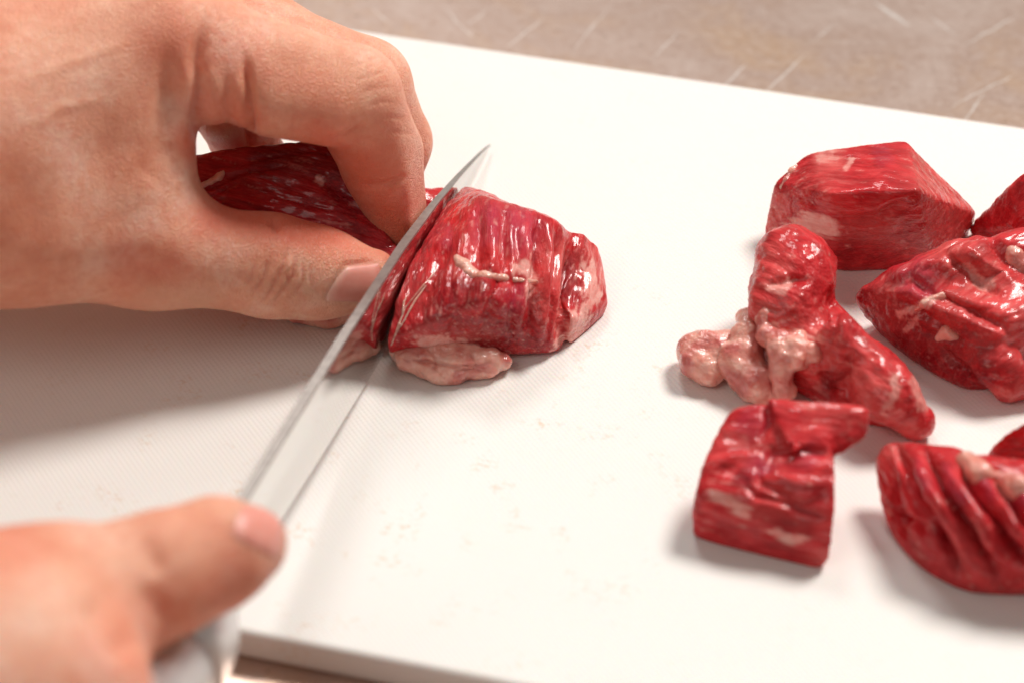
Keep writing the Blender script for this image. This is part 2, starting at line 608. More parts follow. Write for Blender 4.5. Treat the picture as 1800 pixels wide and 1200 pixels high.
def make_steel_top():
    t = NT("worn_steel")
    tc = t.new('ShaderNodeTexCoord').outputs['Object']
    n1 = t.noise(tc, 24, 5, .65, .6); n2 = t.noise(tc, 420, 4, .65); n3 = t.noise(tc, 1200, 3, .6)
    c = t.ramp(n1, [(0.32, (0.70, 0.55, 0.48)), (0.50, (0.60, 0.435, 0.36)), (0.68, (0.66, 0.45, 0.31))])
    c = t.mix(t.ramp(n2, [(0.42, 0.0), (0.66, 0.40)]), c, (0.60, 0.50, 0.45))
    c = t.mix(t.ramp(n3, [(0.5, 0.0), (0.72, 0.25)]), c, (0.34, 0.26, 0.22))

    def scratch(a, b, w):
        a, b = P(*a, ZC) * MM, P(*b, ZC) * MM
        ab = b - a; L = np.linalg.norm(ab); ab = ab / L; nn = np.array([-ab[1], ab[0], 0])
        q = t.new('ShaderNodeVectorMath', operation='SUBTRACT'); t.link(wob, q.inputs[0]); q.inputs[1].default_value = (a + b) / 2
        d1 = t.new('ShaderNodeVectorMath', operation='DOT_PRODUCT'); t.link(q.outputs[0], d1.inputs[0]); d1.inputs[1].default_value = nn
        d2 = t.new('ShaderNodeVectorMath', operation='DOT_PRODUCT'); t.link(q.outputs[0], d2.inputs[0]); d2.inputs[1].default_value = ab
        e = t.math('DIVIDE', t.math('ABSOLUTE', d2.outputs['Value']), L / 2)
        ww = t.math('MULTIPLY', t.math('SUBTRACT', 1.0, t.math('MULTIPLY', e, e), True), w * MM)
        return t.math('SUBTRACT', 1.0, t.math('DIVIDE', t.math('ABSOLUTE', d1.outputs['Value']), t.math('MAXIMUM', ww, 1e-6)), True)
    wv = t.new('ShaderNodeTexNoise'); wv.inputs['Scale'].default_value = 110; t.link(tc, wv.inputs['Vector'])
    wm = t.new('ShaderNodeVectorMath', operation='MULTIPLY_ADD'); t.link(wv.outputs['Color'], wm.inputs[0]); wm.inputs[1].default_value = (.0028, .0028, 0); t.link(tc, wm.inputs[2])
    wob = wm.outputs[0]
    s = None
    for a, b, w in (((1425, 90), (1355, 160), .42), ((1322, 105), (1282, 150), .45), ((970, 25), (895, 85), .35), ((1090, 0), (1010, 90), .3), ((1545, 0), (1608, 44), 1.0), ((790, 10), (850, 70), .3), ((1210, 50), (1150, 100), .3),
                    ((1800, 120), (1670, 190), .35), ((1800, 20), (1700, 75), .5), ((1640, 20), (1690, 60), .4), ((1740, 160), (1700, 215), .35), ((660, 5), (700, 40), .25), ((1480, 30), (1440, 70), .25), ((880, 5), (830, 40), .25)):
        x = scratch(a, b, w)
        s = x if s is None else t.math('MAXIMUM', s, x)
    fine = t.noise(tc, 1.0, 2, .5, 0, (30, 900, 30))
    s2 = t.ramp(fine, [(.60, 0.0), (.70, .10)])
    s = t.math('MAXIMUM', t.math('MULTIPLY', s, 1.0), s2)
    c = t.mix(t.math('MULTIPLY', s, 0.95), c, (0.92, 0.87, 0.83))
    t.link(c, t.b.inputs['Base Color'])
    set_in(t.b, Metallic=0.65)
    t.link(t.ramp(n2, [(0.3, 0.27), (0.7, 0.34)]), t.b.inputs['Roughness'])
    hb = t.math('ADD', t.math('MULTIPLY', n3, 0.5), t.math('MULTIPLY', s, -.5))
    t.link(t.bump(hb, 0.05, 0.0001), t.b.inputs['Normal'])
    return t.m


def make_blade():
    t = NT("polished_steel")
    tc = t.new('ShaderNodeTexCoord').outputs['Object']
    n = t.noise(tc, 1.0, 3, .6, 0, (3000, 40, 3000))
    set_in(t.b, Base_Color=(0.70, 0.68, 0.66, 1), Metallic=1.0)
    t.link(t.ramp(n, [(0.3, 0.045), (0.7, 0.10)]), t.b.inputs['Roughness'])
    t.link(t.bump(n, 0.06, 0.00008), t.b.inputs['Normal'])
    return t.m


def make_spine():
    t = NT("ground_steel")
    tc = t.new('ShaderNodeTexCoord').outputs['Object']
    n = t.noise(tc, 500, 3)
    c = t.ramp(n, [(0.3, (0.36, 0.33, 0.31)), (0.7, (0.46, 0.43, 0.40))])
    t.link(c, t.b.inputs['Base Color'])
    set_in(t.b, Metallic=0.9, Roughness=0.5)
    return t.m


def make_satin():
    t = NT("satin_steel")
    tc = t.new('ShaderNodeTexCoord').outputs['Object']
    n = t.noise(tc, 220, 3)
    set_in(t.b, Base_Color=(0.86, 0.85, 0.85, 1), Metallic=1.0)
    t.link(t.ramp(n, [(0.3, 0.38), (0.7, 0.50)]), t.b.inputs['Roughness'])
    return t.m


SPINE = make_spine()
DARK = NT("dark_reflection_steel").m  # neck steel, with the dark it reflects put into the base colour
set_in(DARK.node_tree.nodes['Principled BSDF'], Base_Color=(0.13, 0.13, 0.14, 1), Metallic=1.0, Roughness=0.35)
MEAT, FAT, SKIN, NAIL = make_meat(), make_fat(), make_skin(), make_nail()
BOARD, STEEL, BLADE, SATIN = make_board(), make_steel_top(), make_blade(), make_satin()

# ------------------------------------------------------------------ counter and board


def grid_sheet(name, x0, x1, y0, y1, z, mat):
    return mesh_obj(name, [(x0, y0, z), (x1, y0, z), (x1, y1, z), (x0, y1, z)], [(0, 1, 2, 3)], mat)


counter = grid_sheet("counter", -900, 900, -500, 700, ZC, STEEL)
counter["kind"] = "structure"

A, B, Cn = P(610, 48, 0), P(1800, 222, 0), P(387, 1103, 0)
ux = (B - A)[:2] / np.linalg.norm((B - A)[:2]); uy = np.array([-ux[1], ux[0]])
far_c = A[:2] @ uy; near_c = Cn[:2] @ uy
LX = 190.0


def build_board():
    hx, hy = LX, (far_c - near_c) / 2
    cen = uy * (far_c + near_c) / 2
    rc, rb = 9.0, 1.6               # corner radius, edge rounding
    prof = [(-rb, ZC + .05)] + [(-rb * (1 - math.sin(a)), ZC + .05 + rb * (1 - math.cos(a))) for a in np.linspace(0.3, math.pi / 2, 5)]
    prof += [(-rb * (1 - math.cos(a)), -rb * (1 - math.sin(a))) for a in np.linspace(0.0, math.pi / 2, 6)]
    ring = []
    for cx, cy, a0 in ((1, 1, 0), (-1, 1, 90), (-1, -1, 180), (1, -1, 270)):
        for a in np.linspace(a0, a0 + 90, 9):
            ring.append((cx * (hx - rc), cy * (hy - rc), math.cos(math.radians(a)), math.sin(math.radians(a))))
    V, F = [], []
    n = len(ring)
    for off, z in prof:
        for x, y, nx, ny in ring:
            V.append((x + nx * (rc + off), y + ny * (rc + off), z))
    for j in range(len(prof) - 1):
        for i in range(n):
            F.append((j * n + i, j * n + (i + 1) % n, (j + 1) * n + (i + 1) % n, (j + 1) * n + i))
    F.append(tuple((len(prof) - 1) * n + i for i in range(n)))
    F.append(tuple(reversed(range(n))))
    o = mesh_obj("cutting_board", V, F, BOARD)
    for p in o.data.polygons:
        p.use_smooth = len(p.vertices) == 4
    o.location = (cen[0] * MM, cen[1] * MM, 0)
    o.rotation_euler = (0, 0, math.atan2(ux[1], ux[0]))
    return o


tag(build_board(), "white plastic cutting board with a fine dotted surface and faint brown stains", "cutting board")

# ------------------------------------------------------------------ knife
KT, KH = P(862, 256, 1.5), P(405, 1070, 13.0)          # tip, and where the edge ends at the neck
kd = (KH - KT); KL = np.linalg.norm(kd); kd = kd / KL  # along the knife, tip to handle
kr = np.cross(kd, [0, 0, 1.0]); kr /= np.linalg.norm(kr)
if kr[0] < 0: kr = -kr
lean = 0.0
ku0 = np.cross(kr, kd); ku0 = ku0 if ku0[2] > 0 else -ku0
ku = ku0 * math.cos(lean) - kr * math.sin(lean)
kn = kr * math.cos(lean) + ku0 * math.sin(lean)        # normal of the right face


def K(s, u, w):
    return KT + kd * s + ku * u + kn * w


def build_knife():
    root = bpy.data.objects.new("kitchen_knife", None); C.objects.link(root)
    base = K(KL, 0, 0); root.location = base * MM
    tag(root, "steel kitchen knife slicing down between the held strip and the cut chunk of beef", "knife")
    # blade
    V, F = [], []
    ss = np.concatenate([np.linspace(0, 40, 40), np.linspace(43, KL, 40)])
    se, ue = [0, 4, 19, 45, 86, 120, 146, KL], [0, -.5, -1.8, -3.6, -4.4, -2.3, 0, 0]
    sp, up = [0, 3, 9, 18, 26, 45, 68, 107, KL], [0.15, 1.3, 3.0, 5.2, 7.1, 11.0, 14.3, 17.0, 19.6]
    for s in ss:
        bot, top = np.interp(s, se, ue), np.interp(s, sp, up)
        th = 0.25 + 0.85 * min(1, s / 55.0)
        tt = th
        hh = top - bot
        for u, w in ((bot, 0.03), (bot + hh * .12, tt * .30), (bot + hh * .5, tt * .72), (top - hh * .02, tt * .97), (top, tt * .84)):
            V.append(K(s, min(u, top), w))
        for u, w in ((top, -tt * .84), (top - hh * .02, -tt * .97), (bot + hh * .5, -tt * .72), (bot + hh * .12, -tt * .30), (bot, -0.03)):
            V.append(K(s, min(u, top), w))
    m = 10
    for i in range(len(ss) - 1):
        for j in range(m):
            F.append((i * m + j, i * m + (j + 1) % m, (i + 1) * m + (j + 1) % m, (i + 1) * m + j))
    F.append(tuple(range(m))); F.append(tuple((len(ss) - 1) * m + j for j in reversed(range(m))))
    bl = mesh_obj("blade", V, F, BLADE, root, base)
    bl.data.materials.append(SPINE)
    for p in bl.data.polygons:
        if p.index < m * (len(ss) - 1) and p.index % m in (3, 4, 5):
            p.material_index = 1
    bl.data.polygons.foreach_set("use_smooth", np.ones(len(bl.data.polygons), bool))
    bl.data.set_sharp_from_angle(angle=math.radians(30))

    def loft(name, rows, mat):
        V, F = [], []
        n = 24
        for s, uc, hu, hw, e in rows:
            for k in range(n):
                a = 2 * math.pi * k / n
                cx, sy = math.cos(a), math.sin(a)
                V.append(K(s, uc + hu * abs(sy) ** e * (1 if sy > 0 else -1), hw * abs(cx) ** e * (1 if cx > 0 else -1)))
        for i in range(len(rows) - 1):
            for k in range(n):
                F.append((i * n + k, i * n + (k + 1) % n, (i + 1) * n + (k + 1) % n, (i + 1) * n + k))
        F.append(tuple(reversed(range(n)))); F.append(tuple((len(rows) - 1) * n + k for k in range(n)))
        return mesh_obj(name, V, F, mat, root, base, True)
    loft("neck", [(KL - 1, 9.8, 9.8, 1.2, .45), (KL + 3, 9.8, 9.8, 2.0, .5), (KL + 7, 9.8, 9.8, 3.2, .6), (KL + 11, 9.8, 9.8, 4.4, .7)], DARK)
    loft("bolster", [(KL + 10.5, 9.8, 10.0, 4.8, .75), (KL + 11.5, 9.8, 10.6, 6.0, .8), (KL + 16, 9.8, 11.2, 8.0, .85), (KL + 24, 9.8, 11.6, 9.0, .9), (KL + 30, 9.8, 11.6, 9.0, .9)], SATIN)
    loft("handle", [(KL + 29.8, 9.8, 11.4, 8.8, .9), (KL + 60, 10, 12.5, 9.4, .9), (KL + 95, 11, 13.0, 9.6, .9), (KL + 118, 10, 14.0, 9.2, .9), (KL + 124, 10, 11, 7, 1)], SATIN)
    return root


build_knife()

# ------------------------------------------------------------------ meat
GROUP = None


def frame(d):
    """rows: along the grain and two across"""
    d = np.asarray(d, float); d /= np.linalg.norm(d)
    a = np.cross(d, [0.3, 0.2, 1.0]); a /= np.linalg.norm(a)
    return np.array([d, a, np.cross(d, a)])


def fibre(sk, R, fine=0.22, lump=0.9, seed=0, band=0.0):
    g = sk.V @ R.T
    d = lump * fbm(sk.V * 0.11 + seed, 3, seed)
    d = d + fine * 2 * fbm(g * np.array([0.09, 0.75, 0.75]) + seed, 3, seed + 5)
    if band:
        r = 1 - np.abs(fbm(g * np.array([0.03, 0.22, 0.22]) + seed * 3.1, 2, seed + 9)) * 3
        d = d - band * np.clip(r, 0, 1) ** 3
    low = np.clip(sk.V[:, 2] / 2.0, 0, 1)
    sk.push(d * low)


def floor_flat(sk, z=0.15):
    sk.V[:, 2] = np.maximum(sk.V[:, 2], z)
    sk.upd()


def auto_paint(sk, R, seed, fat_thr=0.42, fat_amt=0.55, pale_amt=0.5):
    g = sk.V @ R.T
    m = 1 - np.abs(fbm(g * np.array([0.05, 0.16, 0.16]) + seed * 7.7, 4, seed + 20)) * 15
    sk.ch['fat'] = 0.5 * np.clip(m * 1.6, 0, 1) * np.clip(fbm(sk.V * 0.06 + seed, 2, seed + 30) * 3 - fat_thr, 0, 1) * fat_amt
    sk.ch['pale'] = np.clip(fbm(sk.V * 0.08 + seed * 2, 3, seed + 40) * 1.6, 0, 1) * pale_amt
    sk.ch['silver'] = np.zeros(len(sk.V)); sk.ch['deep'] = np.zeros(len(sk.V))


def fat_blob(parts, parent, name="fat_lump", k=2.2, h=0.38, lump=0.5, seed=1, mat=None, red=0.0, ridges=None):
    s = Shape(3)
    for p in parts:
        s.chain(p, k=k)
    sk = Skin(s, h)
    sk.push(lump * fbm(sk.V * 0.35 + seed, 3, seed) * np.clip(sk.V[:, 2] / 1.0, 0, 1))
    for r in ridges or []:
        sk.stroke(*r)
    sk.upd()
    floor_flat(sk, 0.2)
    sk.ch['red'] = np.clip(fbm(sk.V * 0.2 + seed, 3, seed + 3) * 1.4 + red, 0, .8)
    return sk.build(name, mat or FAT, parent, gco=sk.V)


def thread(sk, pts, parent, name="fat_seam", sink=0.35, seed=1, mat=None, h=0.3, red=0.0, var=.25, lump=.25):
    """a seam of fat that follows the surface: pts (px, py, r mm)"""
    bv = sk.bvh()
    q = []
    for a, b in zip(pts[:-1], pts[1:]):
        n = max(2, int(math.hypot(b[0] - a[0], b[1] - a[1]) / 14))
        for t in np.arange(n) / n:
            w = [a[i] + (b[i] - a[i]) * t for i in range(3)]
            r = hit(bv, w[0], w[1])
            if r is not None: q.append((r[0] + r[1] * (w[2] * (-sink)), w[2] * (1 + var * math.sin(len(q) * 2.1 + seed))))
    if len(q) > 1:
        return fat_blob([q], parent, name, 1.0 if lump > .1 else .04, h, lump, seed, mat, red)


def root_of(sk, name, label, cat="raw meat", group="pieces of raw beef on the board"):
    return None


def meat(name, shape, h, grain, seed, label, work=None, lump=.9, fine=.22, band=0.0, fat_thr=.42, fat_amt=.5, pale_amt=.5, group="raw beef pieces on the cutting board", cat="raw beef", after=None):
    R = frame(grain)
    sk = Skin(shape, h)
    sk.R = R
    fibre(sk, R, fine, lump, seed, band)
    auto_paint(sk, R, seed, fat_thr, fat_amt, pale_amt)
    if work: work(sk)
    sk.upd()
    floor_flat(sk)
    o = sk.build(name, MEAT, gco=sk.V @ R.T)
    tag(o, label, cat, group)
    return sk, o


kx_n = kn * np.array([1, 1, 1.0])

# --- the strip held by the fingers, left of the knife
s = Shape()
s.hull([(312, 270, 23), (345, 258, 26), (450, 238, 30), (590, 236, 29), (648, 310, 25), (652, 388, 20), (706, 444, 14), (716, 470, 7),
        (320, 350, 20), (380, 470, 6), (505, 552, 0), (500, 535, 4), (640, 566, 0), (690, 520, 6), (350, 410, 0), (590, 430, 0), (400, 540, 0), (700, 520, 0), (490, 562, 0), (560, 566, 2)], 1.2)
s.chain([(740, 372, 6, 5), (775, 372, 5, 5)], 2)
s.plane(K(60, 0, -1.5), kn)


def w_strip(sk):
    for pts in ([(340, 300), (470, 275), (600, 262)], [(345, 318), (440, 300), (520, 292)], [(330, 345), (400, 315), (440, 300)], [(335, 362), (390, 335), (430, 310)], [(350, 372), (400, 345)]):
        sk.stroke(pts, 5, -0.8, 8)
    sk.stroke([(560, 250), (640, 330), (700, 440)], 30, 1.2, 5)
    sk.stroke([(600, 330), (660, 390), (700, 420)], 22, -1.5, 5)
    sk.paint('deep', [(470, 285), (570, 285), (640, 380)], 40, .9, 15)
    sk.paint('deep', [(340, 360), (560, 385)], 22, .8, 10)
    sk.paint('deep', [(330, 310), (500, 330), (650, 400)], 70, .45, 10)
    sk.paint('silver', [(600, 310), (650, 330)], 22, .5, 10)
    sk.paint('fat', [(545, 310), (572, 320)], 7, .7, 8)
    sk.paint('silver', [(640, 420), (690, 470)], 22, .35, 10)


sk, o = meat("beef_strip", s, 0.45, (1, -.35, -.1), 3, "long dark strip of raw beef pinched under the curled fingers, left of the knife", w_strip, fine=.14, band=.3, fat_amt=.06, pale_amt=.15)
thread(sk, [(345, 330, .5), (385, 312, .6), (400, 296, .5)], o, seed=2)
fat_blob([[(520, 548, 2.2, 2.4), (575, 552, 2.2, 2.8), (640, 540, 3, 3.0), (700, 500, 3, 2.0)]], o, "fat_edge", seed=5, red=.15)

# --- the chunk being cut off, right of the knife
s = Shape()
s.hull([(818, 348, 21), (850, 338, 23), (892, 354, 23), (975, 380, 20), (1000, 402, 16), (1006, 520, 10), (988, 627, 0), (890, 634, 0), (700, 604, 2.5), (800, 622, 1),
        (806, 353, 19), (792, 410, 20), (766, 475, 19), (742, 530, 13), (830, 470, 0), (1000, 480, 0), (860, 520, 20), (K(20, 2.0, -3),), (K(40, 4.6, -3),), (K(60, 6.6, -3),), (K(77, 5.5, -3),), (K(87, -1, -3),), (K(84, -4, -3),)], .8)
s.hull([(990, 410, 14), (1030, 405, 13.5), (1053, 420, 11), (1060, 485, 7), (1074, 535, 3), (1068, 552, 0), (1030, 588, 0), (1000, 614, 0), (990, 500, 0), (1050, 495, 0), (1000, 560, 8), (1000, 470, 13)], .5, 1.5)
s.plane(K(60, 0, 1.35), -kn)


def w_chunk(sk):
    for pts, w, dp in (([(885, 345), (882, 470), (850, 610)], 9, -1.5), ([(915, 355), (908, 480), (898, 630)], 7, -.9), ([(948, 368), (943, 500), (928, 630)], 10, -2.2),
                       ([(843, 335), (838, 470), (785, 610)], 9, -.8), ([(1005, 400), (1003, 520), (975, 630)], 9, -2.4), ([(978, 380), (976, 500), (958, 620)], 6, -.9),
                       ([(812, 370), (772, 470), (722, 600)], 9, -1.0), ([(795, 400), (760, 480), (712, 590)], 5, -.6)):
        sk.stroke(pts, w, dp, 7)
    sk.stroke([(863, 335), (864, 470), (820, 610)], 15, .9, 6)
    sk.stroke([(930, 355), (925, 480), (910, 625)], 12, .6, 6)
    sk.stroke([(962, 375), (960, 500), (942, 625)], 10, 1.3, 5)
    sk.stroke([(1020, 430), (1018, 500), (1006, 560)], 14, -1.5, 6)
    sk.stroke([(835, 485), (930, 500)], 10, -.7, 6)
    sk.stroke([(760, 540), (860, 560), (940, 590)], 9, -.5, 8)
    for q in range(3):
        sk.paint('silver', [(850 + 4 * q, 342), (862, 400), (858, 450)], 22, .9, 12, s=q)
        sk.paint('silver', [(895, 355), (918, 400), (925, 455)], 22, 1.0, 12, s=q + 4)
    sk.paint('silver', [(900, 490), (915, 560)], 16, .7, 12)
    sk.paint('silver', [(800, 390), (770, 440)], 14, .6, 10)
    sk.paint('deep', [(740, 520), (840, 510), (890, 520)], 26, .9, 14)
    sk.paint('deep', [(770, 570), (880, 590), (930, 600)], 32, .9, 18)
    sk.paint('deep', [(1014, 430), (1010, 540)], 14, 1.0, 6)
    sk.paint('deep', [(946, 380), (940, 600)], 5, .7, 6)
    sk.paint('pale', [(992, 385), (988, 620)], 10, .9, 8)
    sk.paint('pale', [(960, 380), (945, 600)], 8, .5, 8)
    sk.paint('fat', [(895, 478), (935, 468)], 9, .9, 8, .05)
    sk.paint('fat', [(925, 440), (938, 480), (920, 560)], 8, .8, 8, .05, s=9)
    sk.paint('fat', [(700, 596), (790, 606), (880, 622)], 13, .85, 8)
    sk.paint('pale', [(700, 585), (790, 596), (900, 612)], 22, .7, 8)
    sk.paint('fat', [(985, 590), (1000, 625)], 16, .9, 8)
    sk.paint('fat', [(960, 620), (990, 628)], 8, .7, 6)
    sk.paint('fat', [(1040, 430), (1044, 520), (1005, 600)], 10, 1.0, 10, .05)
    sk.paint('fat', [(1010, 540), (1008, 605)], 12, .8, 10, .05, s=5)
    sk.paint('pale', [(1040, 410), (1060, 530)], 22, .9, 12)


sk, chunk = meat("beef_chunk", s, 0.4, (.05, 1, .1), 8, "big red chunk of raw beef being cut off, right against the knife blade", w_chunk, fine=.08, lump=.9, band=.15, fat_amt=.25, pale_amt=.35)
thread(sk, [(802, 450, 1.0), (812, 462, 1.4), (824, 470, 1.0), (834, 481, 1.3), (848, 482, .9), (870, 486, .8), (905, 492, .55), (930, 494, .35), (960, 494, .2)], chunk, seed=3, sink=.85)
fat_blob([[(700, 618, 3.2, 2.2), (718, 630, 3.0, 3.0)], [(735, 618, 3.8, 2.5), (770, 622, 3.8, 2.7), (800, 616, 4.0, 2.3)], [(745, 640, 2.6, 2.8), (775, 650, 2.2, 2.9), (800, 655, 1.8, 2.6)], [(805, 636, 3.4, 3.2), (838, 630, 3.8, 3.0)],
          [(835, 646, 2.0, 2.6), (858, 642, 2.4, 2.6)], [(862, 628, 3.6, 2.2), (884, 634, 2.4, 1.9)], [(758, 604, 5.6, .9)], [(798, 601, 5.8, 1.0)]], chunk, "fat_edge", k=1.4, seed=4, h=.32, lump=.8, red=.08,
         ridges=[([(705, 632), (760, 634), (800, 642), (872, 638)], 3.5, -.8, 6), ([(795, 668), (806, 650), (850, 648)], 3.5, -.7, 3), ([(748, 606), (768, 628), (762, 660)], 3.5, -.5, 4), ([(830, 612), (838, 640), (826, 660)], 3, -.4, 4)])
for i, (ln_, sl) in enumerate(((74, 30), (40, 30), (92, 58), (50, 14), (80, 66))):   # torn threads along the cut edge
    a = rng.uniform(-4, 4, 4)
    x, y = 691 + 5 * i + a[0], 606 - 16 * i + a[1]
    thread(sk, [(x, y, .16), (x + sl * .45 + a[2], y - ln_ * .5, .24), (x + sl, y - ln_ + a[3], .07)], chunk, "torn_fibre", sink=-.6, seed=i, h=.13, red=.0, var=0, lump=.02)
fat_blob([[(655, 590, 4, 2.6), (660, 605, 3, 2.2)]], o, "fat_lump", seed=9, red=.1)

# --- cube at the back right
s = Shape()
s.hull([(1341, 424, 1), (1360, 322, 12), (1420, 268, 17), (1592, 246, 22), (1612, 335, 24), (1455, 340, 20.5), (1718, 374, 7), (1706, 405, 0), (1640, 472, 0), (1478, 478, 0), (1345, 434, 0),
        (1420, 385, 0), (1600, 390, 0)], .3)


def w_cube(sk):
    sk.stroke([(1560, 300), (1520, 360), (1480, 385)], 26, .7, 6)
    sk.stroke([(1602, 350), (1540, 385), (1450, 380)], 10, -1.2, 6)
    sk.stroke([(1605, 335), (1560, 350), (1520, 372)], 9, .7, 4)
    sk.stroke([(1500, 350), (1560, 330)], 10, -.6, 5)
    sk.paint('pale', [(1420, 285), (1490, 275)], 22, 1.0, 10)
    sk.paint('fat', [(1430, 278), (1480, 274)], 10, .55, 10)
    sk.paint('fat', [(1370, 400), (1440, 395), (1490, 410)], 13, .9, 12)
    sk.paint('pale', [(1350, 425), (1380, 330)], 16, .9, 10)
    sk.paint('fat', [(1355, 425), (1385, 400)], 10, .7, 8)
    sk.paint('fat', [(1480, 305), (1500, 275)], 4, .7, 5)
    sk.paint('silver', [(1530, 285), (1570, 270)], 15, .6, 8)
    sk.paint('pale', [(1640, 300), (1690, 380)], 40, .6, 15)
    sk.paint('deep', [(1590, 390), (1610, 440), (1500, 440)], 30, .5, 15)  # front face darkened: its shade is painted into the colour


sk, o = meat("beef_cube", s, 0.42, (.9, -.5, .15), 12, "large neat cube of raw beef with a pale fatty corner, farthest back by the right", w_cube, lump=.35, fine=.07, fat_amt=.3)
thread(sk, [(1372, 330, .5), (1392, 300, .6), (1408, 282, .5)], o, seed=4)

# --- the piece with yellow fat lumps
s = Shape()
s.chain([(1400, 468, 15, 8.6), (1385, 545, 12, 8.8)], 3)
s.hull([(1440, 500, 15), (1510, 545, 12), (1560, 610, 9), (1640, 690, 6), (1652, 725, 3), (1640, 745, 0), (1590, 768, 0), (1530, 762, 0), (1450, 700, 6), (1420, 600, 16), (1380, 690, 0), (1330, 660, 0), (1335, 560, 8), (1500, 600, 0), (1610, 680, 0)], 1.2, 3)
s.chain([(1480, 590, 16, 4.5), (1560, 690, 9, 6), (1610, 735, 4, 4.0)], 2.5)


def w_lumpy(sk):
    sk.stroke([(1340, 500), (1400, 490), (1430, 500)], 7, -1.2, 5)
    sk.stroke([(1455, 500), (1470, 560), (1455, 620)], 7, -1.2, 5)
    sk.stroke([(1500, 600), (1480, 660), (1500, 720)], 9, -1.8, 6)
    sk.stroke([(1430, 650), (1470, 680), (1480, 710)], 12, -2.2, 5)
    sk.paint('deep', [(1440, 660), (1480, 690)], 26, 1, 10)
    sk.paint('pale', [(1350, 470), (1380, 500)], 24, .9, 12)
    sk.paint('fat', [(1340, 500), (1375, 505), (1400, 480)], 8, .7, 10)
    sk.paint('fat', [(1345, 550), (1350, 600), (1420, 610), (1450, 630)], 22, .8, 10)
    sk.paint('pale', [(1340, 560), (1440, 620)], 36, .9, 10)
    sk.paint('fat', [(1330, 660), (1390, 690)], 16, .8, 10)
    sk.paint('fat', [(1560, 640), (1580, 690), (1540, 740)], 7, .7, 14)
    sk.paint('fat', [(1600, 650), (1640, 730)], 8, .6, 12)
    sk.paint('pale', [(1500, 640), (1560, 720)], 36, .7, 20)
    sk.paint('pale', [(1540, 762), (1640, 745)], 10, .8, 5)


sk, o = meat("beef_chunk", s, 0.42, (.6, -.8, .2), 21, "knobbly piece of raw beef with yellowish fat lumps at its left end", w_lumpy, lump=1.5, fine=.13, band=.2, fat_amt=.8, pale_amt=.7)
def lobes(seed, *balls):
    fat_blob([[(x, y, z, r), (x + 6 * math.sin(i * 1.7), y + 7 * math.cos(i * 2.3), z - .3, r * 1.0)] for i, (x, y, z, r) in enumerate(balls)], o, seed=seed, k=1.2, lump=.5, red=.30, h=.32)


lobes(11, (1215, 612, 4.6, 3.2), (1226, 636, 4.0, 3.8), (1240, 612, 5.4, 3.6), (1252, 645, 3.6, 3.4), (1264, 618, 5.2, 3.8), (1284, 606, 6.0, 3.0))
lobes(12, (1290, 628, 6.0, 3.6), (1310, 655, 4.6, 4.0), (1312, 620, 7.0, 3.6), (1336, 668, 4.6, 3.6), (1320, 680, 2.6, 3.0), (1344, 690, 2.4, 2.6), (1312, 590, 9, 3.0), (1316, 566, 10, 2.4))
lobes(13, (1352, 546, 14.5, 1.8), (1344, 562, 13.5, 2.0), (1350, 592, 12, 2.4), (1372, 604, 12.3, 2.7), (1400, 608, 12.6, 2.5), (1424, 618, 12.6, 2.2), (1378, 634, 10.4, 2.6), (1374, 658, 8, 2.5), (1376, 682, 5, 2.3), (1404, 632, 11.4, 2.2))

# --- the piece at the right edge, lying on the one behind
s = Shape()
s.hull([(1488, 520, 8), (1550, 480, 14), (1618, 455, 17), (1696, 406, 18), (1800, 405, 18), (1900, 405, 18), (1512, 560, 2), (1552, 600, 0), (1636, 662, 0), (1700, 690, 0), (1738, 690, 0), (1800, 650, 0), (1900, 640, 0),
        (1600, 512, 16), (1700, 525, 19), (1800, 560, 17), (1720, 645, 8), (1620, 545, 0), (1900, 490, 0)], .7)
s.chain([(1752, 640, 7, 5.0), (1772, 670, 4, 4.2), (1800, 668, 4, 4)], 1.0)
s.chain([(1600, 500, 13, 4), (1700, 470, 17, 5), (1800, 440, 18, 5)], 2.5)


def w_right(sk):
    sk.stroke([(1530, 520), (1600, 490), (1700, 540), (1800, 590)], 10, -1.6, 8)
    sk.stroke([(1650, 445), (1720, 490), (1770, 530)], 8, -1.5, 8)
    sk.stroke([(1740, 415), (1780, 470)], 8, -1.5, 6)
    sk.stroke([(1560, 560), (1640, 590), (1720, 600)], 8, -1.0, 8)
    sk.stroke([(1600, 470), (1680, 460)], 14, .8, 6)
    sk.stroke([(1600, 525), (1700, 560), (1790, 600)], 12, 1.4, 8)
    sk.stroke([(1690, 430), (1740, 470), (1800, 500)], 11, 1.2, 8)
    sk.stroke([(1640, 600), (1690, 650), (1720, 690)], 9, -1.6, 6)
    sk.stroke([(1560, 520), (1640, 560), (1700, 620)], 8, -1.3, 8)
    sk.paint('silver', [(1560, 500), (1610, 490), (1660, 520)], 24, .9, 14)
    sk.paint('deep', [(1540, 550), (1660, 620), (1720, 660)], 44, 1, 20)
    sk.paint('deep', [(1580, 580), (1700, 650)], 44, 1, 20, s=8)
    sk.paint('deep', [(1640, 580), (1740, 590)], 18, .9, 14)
    sk.paint('fat', [(1560, 560), (1600, 545), (1665, 520)], 8, .8, 8)
    sk.paint('fat', [(1580, 590), (1610, 565), (1620, 545)], 5, .6, 8)
    sk.paint('fat', [(1690, 455), (1720, 490), (1760, 500)], 6, .6, 14)
    sk.paint('pale', [(1660, 440), (1740, 500)], 34, .7, 20)
    sk.paint('pale', [(1720, 690), (1790, 690)], 10, .8, 8)


